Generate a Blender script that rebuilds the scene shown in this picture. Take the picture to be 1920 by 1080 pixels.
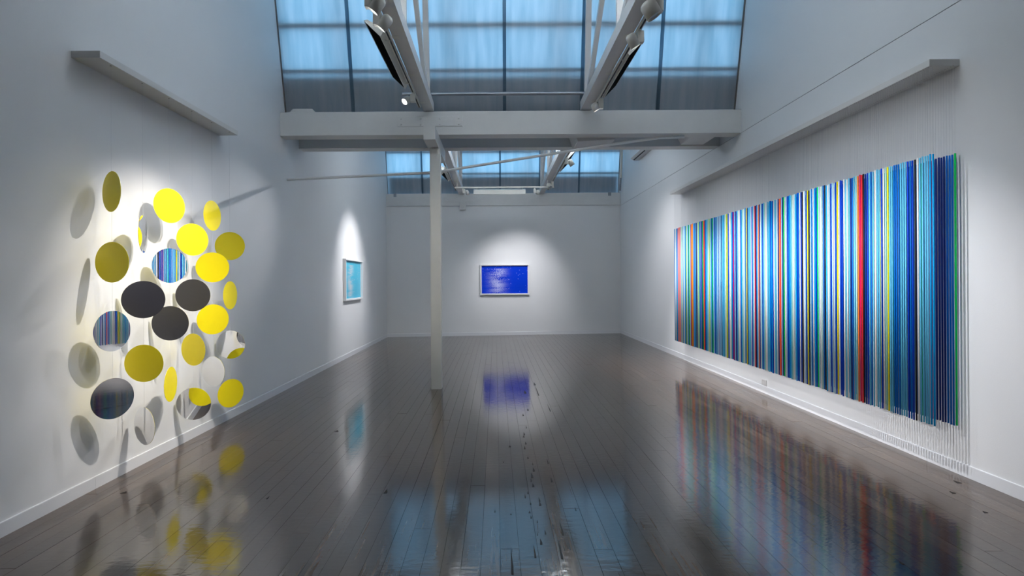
import bpy, bmesh, math, random
from mathutils import Vector, Matrix

# ------------------------------------------------------------------ scene, camera, sky, exposure
for o in list(bpy.data.objects):
    bpy.data.objects.remove(o, do_unlink=True)
scene = bpy.context.scene
COL = scene.collection
random.seed(7)
R = math.radians

F, PX, PY, ROLL, CAMZ = 1000.0, 929.0, 527.0, 0.36, 1.5      # focal length in px, vanishing point, roll
cam_d = bpy.data.cameras.new('camera')
cam_d.sensor_width = 36.0
cam_d.lens = 36.0 * F / 1920.0
cam_d.shift_x = (960 - PX) / 1920.0
cam_d.shift_y = (PY - 540) / 1920.0
cam_d.clip_start = 0.05
cam_d.clip_end = 200
cam = bpy.data.objects.new('camera', cam_d)
COL.objects.link(cam)
cam.matrix_world = (Matrix.Translation((0, 0, CAMZ)) @ Matrix.Rotation(R(90), 4, 'X')
                    @ Matrix.Rotation(R(-ROLL), 4, 'Z'))
scene.camera = cam

world = bpy.data.worlds.new('dusk_sky')
scene.world = world
world.use_nodes = True
wb = world.node_tree.nodes['Background']
wb.inputs['Color'].default_value = (0.27, 0.56, 0.86, 1)
wb.inputs['Strength'].default_value = 2.25

scene.view_settings.view_transform = 'Standard'
scene.view_settings.look = 'None'
scene.view_settings.gamma = 1.0
scene.view_settings.use_curve_mapping = False
scene.view_settings.exposure = 0.38


def ray(px, py):
    """pixel -> (X/Y, (Z-cam)/Y) with the camera roll undone"""
    a = R(ROLL)
    dx, dy = px - PX, py - PY
    return ((dx * math.cos(a) - dy * math.sin(a)) / F, -(dy * math.cos(a) + dx * math.sin(a)) / F)


def on_x(px, py, X):
    t, s = ray(px, py)
    Y = X / t
    return Vector((X, Y, CAMZ + s * Y))


def on_y(px, py, Y):
    t, s = ray(px, py)
    return Vector((t * Y, Y, CAMZ + s * Y))


# ------------------------------------------------------------------ materials
def srgb(r, g, b):
    def f(c):
        c /= 255.0
        return c / 12.92 if c <= 0.04045 else ((c + 0.055) / 1.055) ** 2.4
    return (f(r), f(g), f(b), 1)


def mat(name, color=(0.8, 0.8, 0.8, 1), rough=0.5, metal=0.0, noise=0.0, nscale=6.0, bump=0.0, bscale=80.0,
        emit=None, estr=0.0, spec=None):
    m = bpy.data.materials.new(name)
    m.use_nodes = True
    nt = m.node_tree
    b = nt.nodes['Principled BSDF']
    b.inputs['Base Color'].default_value = color
    b.inputs['Roughness'].default_value = rough
    b.inputs['Metallic'].default_value = metal
    if spec is not None:
        b.inputs['Specular IOR Level'].default_value = spec
    geo = nt.nodes.new('ShaderNodeNewGeometry')
    if noise > 0:
        n = nt.nodes.new('ShaderNodeTexNoise')
        n.inputs['Scale'].default_value = nscale
        n.inputs['Detail'].default_value = 4
        nt.links.new(geo.outputs['Position'], n.inputs['Vector'])
        mx = nt.nodes.new('ShaderNodeMix')
        mx.data_type = 'RGBA'
        mx.inputs['A'].default_value = tuple(c * (1 - noise) for c in color[:3]) + (1,)
        mx.inputs['B'].default_value = tuple(min(1, c * (1 + noise)) for c in color[:3]) + (1,)
        nt.links.new(n.outputs['Fac'], mx.inputs['Factor'])
        nt.links.new(mx.outputs['Result'], b.inputs['Base Color'])
    if bump > 0:
        n2 = nt.nodes.new('ShaderNodeTexNoise')
        n2.inputs['Scale'].default_value = bscale
        n2.inputs['Detail'].default_value = 3
        nt.links.new(geo.outputs['Position'], n2.inputs['Vector'])
        bp = nt.nodes.new('ShaderNodeBump')
        bp.inputs['Strength'].default_value = bump
        bp.inputs['Distance'].default_value = 0.004
        nt.links.new(n2.outputs['Fac'], bp.inputs['Height'])
        nt.links.new(bp.outputs['Normal'], b.inputs['Normal'])
    if emit:
        b.inputs['Emission Color'].default_value = emit
        b.inputs['Emission Strength'].default_value = estr
    return m


M = {}
M['wall'] = mat('white_wall_paint', (0.74, 0.745, 0.75, 1), 0.55, noise=0.025, nscale=1.2, bump=0.12, bscale=160)
M['base'] = mat('white_skirting_paint', (0.72, 0.73, 0.75, 1), 0.35, noise=0.02, nscale=9)
M['beam'] = mat('off_white_timber_paint', (0.62, 0.62, 0.61, 1), 0.5, noise=0.05, nscale=5, bump=0.2, bscale=60)
M['post'] = mat('cream_white_timber_paint', (0.68, 0.67, 0.63, 1), 0.45, noise=0.04, nscale=6, bump=0.15, bscale=90)
M['truss'] = mat('white_truss_paint', (0.62, 0.61, 0.60, 1), 0.5, noise=0.05, nscale=8)
M['fitting'] = mat('white_fitting_enamel', (0.66, 0.65, 0.60, 1), 0.4, noise=0.03, nscale=20)
M['shelf'] = mat('white_lacquer', (0.66, 0.655, 0.64, 1), 0.4, noise=0.02, nscale=5)
M['louvre'] = mat('black_louvre', (0.006, 0.006, 0.007, 1), 0.5, noise=0.1, nscale=30)
M['dark'] = mat('dark_groove', (0.02, 0.02, 0.022, 1), 0.6, noise=0.1, nscale=30)
M['hole'] = mat('drilled_hole', (0.12, 0.12, 0.12, 1), 0.8, noise=0.1, nscale=40)
M['galv'] = mat('galvanised_steel', (0.28, 0.30, 0.33, 1), 0.4, metal=0.6, noise=0.1, nscale=12)
M['frame'] = mat('white_frame_lacquer', (0.78, 0.78, 0.77, 1), 0.35, noise=0.02, nscale=12)
M['mount'] = mat('white_mount_card', (0.8, 0.8, 0.8, 1), 0.7, noise=0.02, nscale=12)
M['charcoal'] = mat('unlit_foyer_shade', (0.012, 0.011, 0.0125, 1), 0.8, noise=0.1, nscale=2)  # stands in for an unlit room: darkness put into the wall colour
M['slab'] = mat('dark_subfloor', (0.010, 0.008, 0.007, 1), 0.8, noise=0.1, nscale=10)
M['roof'] = mat('white_roof_lining', (0.6, 0.6, 0.61, 1), 0.6, noise=0.03, nscale=2)
M['flash'] = mat('grey_upstand_board', (0.22, 0.24, 0.28, 1), 0.6, noise=0.08, nscale=4)
M['purlin'] = mat('grey_purlin_steel', (0.06, 0.065, 0.075, 1), 0.6, noise=0.08, nscale=6)
M['edge_trim'] = mat('brown_grey_sealant', (0.16, 0.14, 0.13, 1), 0.6, noise=0.1, nscale=20)
M['yellow'] = mat('yellow_satin_paint', srgb(246, 226, 4), 0.42, noise=0.015, nscale=30)
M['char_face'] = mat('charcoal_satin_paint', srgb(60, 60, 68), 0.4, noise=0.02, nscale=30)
M['mirror'] = mat('polished_mirror_steel', (0.86, 0.86, 0.87, 1), 0.0, metal=1.0, noise=0.01, nscale=4)
M['line'] = mat('clear_nylon_line', (0.62, 0.64, 0.66, 1), 0.15, noise=0.02, nscale=200)
M['lens'] = mat('lit_lamp_lens', (1, 1, 1, 1), 0.3, noise=0.01, nscale=50, emit=(0.92, 0.96, 1, 1), estr=14)
M['lens_off'] = mat('grey_lamp_lens', (0.45, 0.5, 0.55, 1), 0.15, noise=0.05, nscale=40)
M['outlet'] = mat('white_outlet_plastic', (0.6, 0.59, 0.58, 1), 0.4, noise=0.02, nscale=60)
M['acw'] = mat('white_plastic_casing', (0.6, 0.6, 0.6, 1), 0.4, noise=0.02, nscale=15)


def pane_material():
    m = bpy.data.materials.new('translucent_polycarbonate')
    m.use_nodes = True
    nt = m.node_tree
    nt.nodes.clear()
    out = nt.nodes.new('ShaderNodeOutputMaterial')
    geo = nt.nodes.new('ShaderNodeNewGeometry')
    mp = nt.nodes.new('ShaderNodeMapping')
    mp.inputs['Scale'].default_value = (7.0, 1.0, 0.7)
    nt.links.new(geo.outputs['Position'], mp.inputs['Vector'])
    n = nt.nodes.new('ShaderNodeTexNoise')
    n.inputs['Scale'].default_value = 1.6
    n.inputs['Detail'].default_value = 5
    nt.links.new(mp.outputs['Vector'], n.inputs['Vector'])
    cr = nt.nodes.new('ShaderNodeValToRGB')
    cr.color_ramp.elements[0].position = 0.32
    cr.color_ramp.elements[0].color = (0.72, 0.83, 0.86, 1)
    cr.color_ramp.elements[1].position = 0.66
    cr.color_ramp.elements[1].color = (0.95, 0.97, 0.98, 1)
    nt.links.new(n.outputs['Fac'], cr.inputs['Fac'])
    tr = nt.nodes.new('ShaderNodeBsdfTranslucent')
    nt.links.new(cr.outputs['Color'], tr.inputs['Color'])
    di = nt.nodes.new('ShaderNodeBsdfDiffuse')
    di.inputs['Color'].default_value = (0.5, 0.52, 0.56, 1)
    mx = nt.nodes.new('ShaderNodeMixShader')
    mx.inputs[0].default_value = 0.33
    nt.links.new(tr.outputs[0], mx.inputs[1])
    nt.links.new(di.outputs[0], mx.inputs[2])
    gl = nt.nodes.new('ShaderNodeBsdfGlossy')
    gl.inputs['Roughness'].default_value = 0.2
    mx2 = nt.nodes.new('ShaderNodeMixShader')
    mx2.inputs[0].default_value = 0.02
    nt.links.new(mx.outputs[0], mx2.inputs[1])
    nt.links.new(gl.outputs[0], mx2.inputs[2])
    nt.links.new(mx2.outputs[0], out.inputs['Surface'])
    return m


M['pane'] = pane_material()
M['joiner'] = pane_material()
M['joiner'].name = 'translucent_joiner_strip'
for nd in M['joiner'].node_tree.nodes:
    if nd.type == 'VALTORGB':
        nd.color_ramp.elements[0].color = (0.40, 0.54, 0.62, 1)
        nd.color_ramp.elements[1].color = (0.52, 0.66, 0.74, 1)
    if nd.type == 'BSDF_DIFFUSE':
        nd.inputs['Color'].default_value = (0.10, 0.13, 0.17, 1)


def floor_material():
    m = bpy.data.materials.new('varnished_dark_floorboards')
    m.use_nodes = True
    nt = m.node_tree
    L = nt.links.new
    N = nt.nodes.new
    b = nt.nodes['Principled BSDF']
    geo = N('ShaderNodeNewGeometry')
    oi = N('ShaderNodeObjectInfo')
    # grain, stretched along the boards
    mp = N('ShaderNodeMapping')
    mp.inputs['Scale'].default_value = (34, 1.3, 1)
    L(geo.outputs['Position'], mp.inputs['Vector'])
    off = N('ShaderNodeVectorMath')
    off.operation = 'ADD'
    sc_ = N('ShaderNodeVectorMath')
    sc_.operation = 'SCALE'
    sc_.inputs['Scale'].default_value = 40
    L(oi.outputs['Random'], sc_.inputs[0])
    L(mp.outputs['Vector'], off.inputs[0])
    L(sc_.outputs['Vector'], off.inputs[1])
    gr = N('ShaderNodeTexNoise')
    gr.inputs['Scale'].default_value = 1.6
    gr.inputs['Detail'].default_value = 6
    L(off.outputs['Vector'], gr.inputs['Vector'])
    cr = N('ShaderNodeValToRGB')
    e = cr.color_ramp.elements
    e[0].position = 0.25
    e[0].color = (0.032, 0.020, 0.013, 1)
    e[1].position = 0.75
    e[1].color = (0.118, 0.078, 0.052, 1)
    L(gr.outputs['Fac'], cr.inputs['Fac'])
    hs = N('ShaderNodeHueSaturation')
    mr = N('ShaderNodeMapRange')
    mr.inputs['To Min'].default_value = 0.72
    mr.inputs['To Max'].default_value = 1.22
    L(oi.outputs['Random'], mr.inputs['Value'])
    L(mr.outputs['Result'], hs.inputs['Value'])
    L(cr.outputs['Color'], hs.inputs['Color'])
    # worn gouges and pits
    mp2 = N('ShaderNodeMapping')
    mp2.inputs['Scale'].default_value = (26, 6.0, 1)
    L(geo.outputs['Position'], mp2.inputs['Vector'])
    vo = N('ShaderNodeTexVoronoi')
    vo.inputs['Scale'].default_value = 0.9
    vo.inputs['Randomness'].default_value = 1
    L(mp2.outputs['Vector'], vo.inputs['Vector'])
    msk = N('ShaderNodeTexNoise')
    msk.inputs['Scale'].default_value = 1.7
    msk.inputs['Detail'].default_value = 2
    L(geo.outputs['Position'], msk.inputs['Vector'])
    th = N('ShaderNodeMapRange')
    th.inputs['From Min'].default_value = 0.52
    th.inputs['From Max'].default_value = 0.72
    th.inputs['To Min'].default_value = 0.0
    th.inputs['To Max'].default_value = 0.17
    L(msk.outputs['Fac'], th.inputs['Value'])
    lt = N('ShaderNodeMath')
    lt.operation = 'LESS_THAN'
    L(vo.outputs['Distance'], lt.inputs[0])
    L(th.outputs['Result'], lt.inputs[1])
    mx = N('ShaderNodeMix')
    mx.data_type = 'RGBA'
    mx.inputs['B'].default_value = (0.02, 0.015, 0.013, 1)
    L(lt.outputs[0], mx.inputs['Factor'])
    L(hs.outputs['Color'], mx.inputs['A'])
    L(mx.outputs['Result'], b.inputs['Base Color'])
    # gloss
    rn = N('ShaderNodeTexNoise')
    rn.inputs['Scale'].default_value = 2.2
    rn.inputs['Detail'].default_value = 5
    L(geo.outputs['Position'], rn.inputs['Vector'])
    rr = N('ShaderNodeMapRange')
    rr.inputs['To Min'].default_value = 0.06
    rr.inputs['To Max'].default_value = 0.15
    L(rn.outputs['Fac'], rr.inputs['Value'])
    L(rr.outputs['Result'], b.inputs['Roughness'])
    b.inputs['IOR'].default_value = 1.95
    # relief: slow ripples across the grain + fine grain + pits
    mp3 = N('ShaderNodeMapping')
    mp3.inputs['Scale'].default_value = (14, 30, 1)
    L(geo.outputs['Position'], mp3.inputs['Vector'])
    wv = N('ShaderNodeTexNoise')
    wv.inputs['Scale'].default_value = 1.0
    wv.inputs['Detail'].default_value = 2
    L(mp3.outputs['Vector'], wv.inputs['Vector'])
    b1 = N('ShaderNodeBump')
    b1.inputs['Strength'].default_value = 0.16
    b1.inputs['Distance'].default_value = 0.004
    L(wv.outputs['Fac'], b1.inputs['Height'])
    b2 = N('ShaderNodeBump')
    b2.inputs['Strength'].default_value = 0.035
    b2.inputs['Distance'].default_value = 0.0016
    L(gr.outputs['Fac'], b2.inputs['Height'])
    L(b1.outputs['Normal'], b2.inputs['Normal'])
    L(b2.outputs['Normal'], b.inputs['Normal'])
    return m


M['floor'] = floor_material()


def picture_material(name, base, streak):
    """flat print: moonlight glitter on water; UV-like coordinates come from Generated"""
    m = bpy.data.materials.new(name)
    m.use_nodes = True
    nt = m.node_tree
    L = nt.links.new
    N = nt.nodes.new
    b = nt.nodes['Principled BSDF']
    b.inputs['Roughness'].default_value = 0.25
    tc = N('ShaderNodeTexCoord')
    sp = N('ShaderNodeSeparateXYZ')
    L(tc.outputs['Generated'], sp.inputs[0])

    def math_(op, a, c, clamp=False):
        n = N('ShaderNodeMath')
        n.operation = op
        n.use_clamp = clamp
        for i, v in enumerate((a, c)):
            if isinstance(v, (int, float)):
                n.inputs[i].default_value = v
            elif v is not None:
                L(v, n.inputs[i])
        return n.outputs[0]
    u, v = sp.outputs['X'], sp.outputs['Z']
    du = math_('DIVIDE', math_('SUBTRACT', u, 0.34), 0.15)
    gauss = math_('POWER', 2.718, math_('MULTIPLY', math_('MULTIPLY', du, du), -1.0))
    top = math_('LESS_THAN', v, 0.905)
    mp = N('ShaderNodeMapping')
    mp.inputs['Scale'].default_value = (48, 1, 80)
    L(tc.outputs['Generated'], mp.inputs['Vector'])
    n1 = N('ShaderNodeTexNoise')
    n1.inputs['Scale'].default_value = 1.0
    n1.inputs['Detail'].default_value = 3
    L(mp.outputs['Vector'], n1.inputs['Vector'])
    mpb = N('ShaderNodeMapping')
    mpb.inputs['Scale'].default_value = (1.5, 1, 8)
    L(tc.outputs['Generated'], mpb.inputs['Vector'])
    n2 = N('ShaderNodeTexNoise')
    n2.inputs['Scale'].default_value = 1.0
    L(mpb.outputs['Vector'], n2.inputs['Vector'])
    glit = math_('SUBTRACT', math_('ADD', n1.outputs['Fac'], math_('MULTIPLY', n2.outputs['Fac'], 0.9)), 0.86)
    glit = math_('MULTIPLY', glit, 8.0, True)
    fade = math_('ADD', math_('MULTIPLY', v, 0.55), 0.45)
    fac = math_('MULTIPLY', math_('MULTIPLY', math_('MULTIPLY', gauss, glit), top), fade, True)
    # scattered specks
    vo = N('ShaderNodeTexVoronoi')
    vo.inputs['Scale'].default_value = 1.0
    mpv = N('ShaderNodeMapping')
    mpv.inputs['Scale'].default_value = (30, 1, 18)
    L(tc.outputs['Generated'], mpv.inputs['Vector'])
    L(mpv.outputs['Vector'], vo.inputs['Vector'])
    sepc = N('ShaderNodeSeparateColor')
    L(vo.outputs['Color'], sepc.inputs[0])
    speck = math_('MULTIPLY', math_('LESS_THAN', vo.outputs['Distance'], 0.16),
                  math_('GREATER_THAN', sepc.outputs[0], 0.72))
    fac2 = math_('MAXIMUM', fac, math_('MULTIPLY', speck, 0.7))
    mx = N('ShaderNodeMix')
    mx.data_type = 'RGBA'
    mx.inputs['A'].default_value = base
    mx.inputs['B'].default_value = streak
    L(fac2, mx.inputs['Factor'])
    L(mx.outputs['Result'], b.inputs['Base Color'])
    return m


M['pic_blue'] = picture_material('blue_water_print', srgb(0, 52, 196), srgb(222, 224, 245))
M['pic_cyan'] = picture_material('turquoise_water_print', srgb(70, 182, 212), srgb(226, 206, 196))


# ------------------------------------------------------------------ mesh helpers
def link(o, parent=None):
    COL.objects.link(o)
    if parent is not None:
        o.parent = parent
    return o


def mesh_obj(name, verts, faces, material, parent=None, smooth=False):
    me = bpy.data.meshes.new(name)
    me.from_pydata([tuple(v) for v in verts], [], faces)
    me.update()
    if smooth:
        for p in me.polygons:
            p.use_smooth = True
    if material:
        me.materials.append(material)
    return link(bpy.data.objects.new(name, me), parent)


def bm_obj(name, bm, material, parent=None, smooth=False):
    me = bpy.data.meshes.new(name)
    bm.normal_update()
    bm.to_mesh(me)
    bm.free()
    if smooth:
        for p in me.polygons:
            p.use_smooth = True
    me.materials.append(material)
    return link(bpy.data.objects.new(name, me), parent)


def bm_box(bm, x0, x1, y0, y1, z0, z1):
    vs = [bm.verts.new((x, y, z)) for x in (x0, x1) for y in (y0, y1) for z in (z0, z1)]
    for f in ((0, 1, 3, 2), (4, 6, 7, 5), (0, 4, 5, 1), (2, 3, 7, 6), (0, 2, 6, 4), (1, 5, 7, 3)):
        bm.faces.new([vs[i] for i in f])
    return vs


def box(name, x0, x1, y0, y1, z0, z1, material, parent=None, bevel=0.0):
    bm = bmesh.new()
    bm_box(bm, x0, x1, y0, y1, z0, z1)
    if bevel > 0:
        bmesh.ops.bevel(bm, geom=list(bm.edges), offset=bevel, segments=2, affect='EDGES', profile=0.5)
    return bm_obj(name, bm, material, parent)


def bm_tube(bm, p0, p1, r, n=10, r1=None):
    p0, p1 = Vector(p0), Vector(p1)
    d = (p1 - p0).normalized()
    a = d.orthogonal().normalized()
    c = d.cross(a)
    r1 = r if r1 is None else r1
    A = [bm.verts.new(p0 + (a * math.cos(t) + c * math.sin(t)) * r) for t in [2 * math.pi * i / n for i in range(n)]]
    B = [bm.verts.new(p1 + (a * math.cos(t) + c * math.sin(t)) * r1) for t in [2 * math.pi * i / n for i in range(n)]]
    for i in range(n):
        j = (i + 1) % n
        bm.faces.new((A[i], A[j], B[j], B[i]))
    bm.faces.new(A[::-1])
    bm.faces.new(B)


def tube(name, p0, p1, r, material, parent=None, n=12, r1=None):
    bm = bmesh.new()
    bm_tube(bm, p0, p1, r, n, r1)
    return bm_obj(name, bm, material, parent)


def bm_bar(bm, p0, p1, wx, t):
    """rectangular bar between two points lying in a plane X = const: wx wide in X, t thick"""
    p0, p1 = Vector(p0), Vector(p1)
    d = (p1 - p0).normalized()
    ax = Vector((1, 0, 0))
    n = d.cross(ax).normalized()
    ax = n.cross(d).normalized()
    vs = []
    for p in (p0, p1):
        for sx, sn in ((-1, -1), (1, -1), (1, 1), (-1, 1)):
            vs.append(bm.verts.new(p + ax * (sx * wx / 2) + n * (sn * t / 2)))
    for f in ((0, 3, 2, 1), (4, 5, 6, 7), (0, 1, 5, 4), (1, 2, 6, 5), (2, 3, 7, 6), (3, 0, 4, 7)):
        bm.faces.new([vs[i] for i in f])


def bar(name, p0, p1, wx, t, material, parent=None):
    bm = bmesh.new()
    bm_bar(bm, p0, p1, wx, t)
    bmesh.ops.recalc_face_normals(bm, faces=list(bm.faces))
    return bm_obj(name, bm, material, parent)


def prism(name, poly, axis, a0, a1, material, parent=None):
    """extrude a polygon along an axis: axis 'x' -> poly in (y,z); axis 'y' -> poly in (x,z)"""
    n = len(poly)
    vs = []
    for a in (a0, a1):
        for p, q in poly:
            vs.append((a, p, q) if axis == 'x' else (p, a, q))
    bm = bmesh.new()
    bv = [bm.verts.new(v) for v in vs]
    bm.faces.new(bv[:n][::-1])
    bm.faces.new(bv[n:])
    for i in range(n):
        j = (i + 1) % n
        bm.faces.new((bv[i], bv[j], bv[n + j], bv[n + i]))
    bmesh.ops.recalc_face_normals(bm, faces=list(bm.faces))
    return bm_obj(name, bm, material, parent)


def tag(o, label, cat, group=None):
    o['label'] = label
    o['category'] = cat
    if group:
        o['group'] = group
    return o


def thing(name, label, cat, loc=(0, 0, 0), rotz=0.0, group=None):
    o = link(bpy.data.objects.new(name, None))
    o.empty_display_size = 0.1
    o.location = loc
    o.rotation_euler = (0, 0, rotz)
    return tag(o, label, cat, group)


def structure(o, label=None, cat=None):
    o['kind'] = 'structure'
    if label:
        o['label'] = label
    if cat:
        o['category'] = cat
    return o


# ------------------------------------------------------------------ the room shell
XL, XR = -3.01, 3.463            # side walls
YB = 14.78                       # far wall
Y0 = -1.6                        # the lit bay ends behind the camera
YBM, ZB0, ZB1 = 7.48, 3.555, 3.886   # cross beam front face, underside, top
BAY = 7.30
FALL = 0.0108                    # the old floor falls to the left


def floor_z(x):
    return FALL * (x - 0.2265)


# sawtooth profile (Y, Z): ridge above the glazing, low end at the gutter
GZ0, GZ1 = 3.90, 6.10


def glaze_y(z, bay=0):
    return 7.69 - (z - 3.953) * 0.242 + bay * BAY


profile = [(Y0, -0.3), (YB + 0.2, -0.3), (YB + 0.2, 3.95),
           (glaze_y(GZ1, 1) + 0.05, GZ1 + 0.1), (8.45, 3.95), (7.75, 3.95),
           (glaze_y(GZ1) + 0.05, GZ1 + 0.1), (1.15, 3.95), (Y0, 3.95)]
wl = structure(prism('wall_left', profile, 'x', XL - 0.15, XL, M['wall']),
               'white painted left wall behind the hanging yellow and mirror discs', 'wall')
# right wall: lower lining and upper lining with a shadow joint
SEAM = 3.562
low = [(Y0, -0.3), (YB + 0.2, -0.3), (YB + 0.2, SEAM - 0.004), (Y0, SEAM - 0.004)]
up = [(Y0, SEAM + 0.004), (YB + 0.2, SEAM + 0.004)] + profile[2:]
wr = structure(prism('wall_right', low, 'x', XR, XR + 0.15, M['wall']),
               'white painted right wall behind the striped hanging rods', 'wall')
prism('upper_lining', up, 'x', XR + 0.002, XR + 0.15, M['wall'], wr)
box('joint', XR + 0.008, XR + 0.14, Y0, YB + 0.2, SEAM - 0.005, SEAM + 0.005, M['hole'], wr)

wb_ = structure(box('wall_back', XL, XR, YB, YB + 0.2, -0.3, 3.93, M['wall']),
                'white painted far wall with the deep blue picture', 'wall')

# the foyer behind the camera, its unlit darkness put into the wall colour
foy = structure(box('wall_front', XL - 3.0, XR + 3.0, -9.2, -9.0, -0.3, 4.2, M['charcoal']),
                'dark wall of the unlit foyer behind the camera', 'wall')
box('side_wall', XL - 3.1, XL - 3.0, -9.2, Y0, -0.3, 4.2, M['charcoal'], foy)
box('side_wall', XR + 3.0, XR + 3.1, -9.2, Y0, -0.3, 4.2, M['charcoal'], foy)
box('return_wall', XL - 3.0, XL - 0.15, Y0, Y0 + 0.1, -0.3, 4.2, M['charcoal'], foy)
box('return_wall', XR + 0.15, XR + 3.0, Y0, Y0 + 0.1, -0.3, 4.2, M['charcoal'], foy)
box('foyer_floor', XL - 3.0, XR + 3.0, -9.2, Y0, -0.3, -0.045, M['charcoal'], foy)

ceil = structure(box('ceiling', XL - 3.1, XR + 3.1, -9.2, Y0, 3.95, 4.2, M['charcoal']),
                 'sloping white roof lining between the skylights', 'ceiling')
box('flat_lining', XL - 0.15, XR + 0.15, Y0, 1.2, 3.95, 4.15, M['roof'], ceil)
for bay in (0, 1):
    ylow = 1.15 if bay == 0 else 8.45
    yr = glaze_y(GZ1, bay) + 0.05
    zt = GZ1 + 0.1
    prism('roof_lining', [(ylow, 3.96), (yr, zt), (yr, zt + 0.15), (ylow, 4.11)], 'x', XL - 0.15, XR + 0.15,
          M['roof'], ceil)
prism('gutter_lining', [(7.86, 3.92), (8.50, 3.92), (8.50, 3.98), (7.86, 3.98)], 'x', XL - 0.1, XR + 0.1, M['beam'], ceil)

# floor: slab + individual boards
fl = structure(box('floor', XL - 0.2265, XR - 0.2265, Y0, YB, -0.3, -0.021, M['slab']),
               'dark varnished timber floorboards with worn gouges', 'floor')
fl.location = (0.2265, 0, 0)
fl.rotation_euler = (0, -FALL, 0)
ub = bpy.data.meshes.new('floorboard')
bm = bmesh.new()
bm_box(bm, -0.5, 0.5, -0.5, 0.5, -1, 0)
bm.to_mesh(ub)
bm.free()
ub.materials.append(M['floor'])
NB = 62
BW = (XR - XL) / NB
rng = random.Random(3)
far_bm = bmesh.new()
YFAR = 10.6
for i in range(NB):
    xc = XL + (i + 0.5) * BW - 0.2265
    y = Y0
    first = True
    while y < YB - 0.01:
        ln = rng.uniform(1.2, 5.0) if first else rng.uniform(3.2, 6.0)
        first = False
        y1 = min(y + ln, YB)
        if YB - y1 < 0.8:
            y1 = YB
        if y < YFAR:
            o = bpy.data.objects.new('floorboard', ub)
            link(o, fl)
            o.location = (xc, (y + y1) / 2, rng.uniform(-0.0006, 0.0002))
            o.scale = (BW - rng.uniform(0.0010, 0.0022), y1 - y - 0.0025, 0.02)
            o.rotation_euler = (rng.gauss(0, 0.0001), rng.gauss(0, 0.0007), 0)
        else:
            bm_box(far_bm, xc - BW / 2 + 0.0008, xc + BW / 2 - 0.0008, y + 0.001, y1 - 0.001, -0.02,
                   rng.uniform(-0.0005, 0.0001))
        y = y1
fb = bm_obj('far_floorboards', far_bm, M['floor'], fl)
fb['kind'] = 'stuff'

# worn gouges in the boards near the middle of the room (pixel of the tail end, length and width in px)
GOUGES = [(961, 1076, 52, 5), (1004, 1046, 26, 4), (1056, 1004, 28, 4), (1054, 1048, 38, 4), (1015, 1021, 12, 5), (1008, 1004, 8, 2),
          (1023, 1002, 9, 3), (1008, 980, 6, 2), (996, 972, 6, 3), (993, 962, 4, 4), (1013, 948, 8, 5), (1012, 941, 9, 3), (995, 946, 5, 3),
          (985, 934, 9, 2), (990, 926, 5, 2), (1000, 913, 7, 4), (996, 903, 6, 3), (998, 896, 10, 5), (1001, 884, 8, 4), (999, 872, 5, 2),
          (990, 860, 4, 3), (984, 842, 6, 3), (986, 833, 5, 3), (983, 816, 6, 3), (982, 820, 3, 4), (987, 803, 5, 2), (956, 838, 3, 5),
          (1035, 904, 9, 3), (1028, 870, 10, 2), (1080, 958, 7, 2), (981, 780, 4, 3), (990, 770, 4, 3), (722, 922, 8, 7), (630, 806, 3, 8),
          (944, 867, 3, 2), (958, 965, 3, 3), (928, 960, 6, 2), (1032, 772, 14, 2), (1010, 742, 20, 2), (1003, 723, 6, 4), (985, 738, 6, 5),
          (1694, 1066, 6, 6), (1800, 915, 6, 10), (1790, 934, 5, 8), (1850, 971, 4, 8), (1750, 838, 3, 9), (230, 917, 4, 12), (500, 930, 5, 3)]
gbm = bmesh.new()
for (gx, gy, gl, gw) in GOUGES:
    t0, s0 = ray(gx, gy)
    Ya = CAMZ / -s0
    t1, s1 = ray(gx, gy - gl)
    Yb = CAMZ / -s1
    X = t0 * Ya
    w = gw * Ya / F
    zz = floor_z(X) + 0.0007
    shp = [(-0.5, 0.0), (0.4, -0.02), (0.5, 0.25), (0.22, 0.6), (0.02, 1.0), (-0.18, 0.7), (-0.32, 0.35)]
    gbm.faces.new([gbm.verts.new((X + a * w, Ya + c * (Yb - Ya), floor_z(X + a * w) + 0.0008)) for a, c in shp])
M['gouge'] = mat('raw_splintered_timber', (0.012, 0.009, 0.008, 1), 0.7, noise=0.2, nscale=90)
go = bm_obj('worn_gouges', gbm, M['gouge'], fl)
go.matrix_parent_inverse = (Matrix.Translation((0.2265, 0, 0)) @ Matrix.Rotation(-FALL, 4, 'Y')).inverted()
go['kind'] = 'stuff'

# skirting boards
BH = 0.092


def skirting(name, label, segs, axis):
    root = link(bpy.data.objects.new(name, None))
    structure(root, label, 'baseboard')
    for a, c in segs:
        if axis == 'l':
            z = floor_z(XL)
            o = prism('skirting_board', [(XL, z), (XL + 0.011, z), (XL + 0.011, z + BH - 0.004), (XL + 0.009, z + BH),
                                         (XL, z + BH)], 'y', a, c - 0.002, M['base'], root)
        elif axis == 'r':
            z = floor_z(XR)
            o = prism('skirting_board', [(XR, z), (XR - 0.011, z), (XR - 0.011, z + BH - 0.004), (XR - 0.009, z + BH),
                                         (XR, z + BH)], 'y', a, c - 0.002, M['base'], root)
        else:
            z0, z1 = floor_z(a), floor_z(c)
            mesh_obj('skirting_board', [(a, YB, z0), (c, YB, z1), (c, YB - 0.014, z1), (a, YB - 0.014, z0),
                                        (a, YB, z0 + BH), (c, YB, z1 + BH), (c, YB - 0.014, z1 + BH - 0.003),
                                        (a, YB - 0.014, z0 + BH - 0.003)],
                     [(0, 1, 2, 3), (4, 7, 6, 5), (3, 2, 6, 7), (0, 3, 7, 4), (1, 5, 6, 2)], M['base'], root)
    return root


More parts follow.
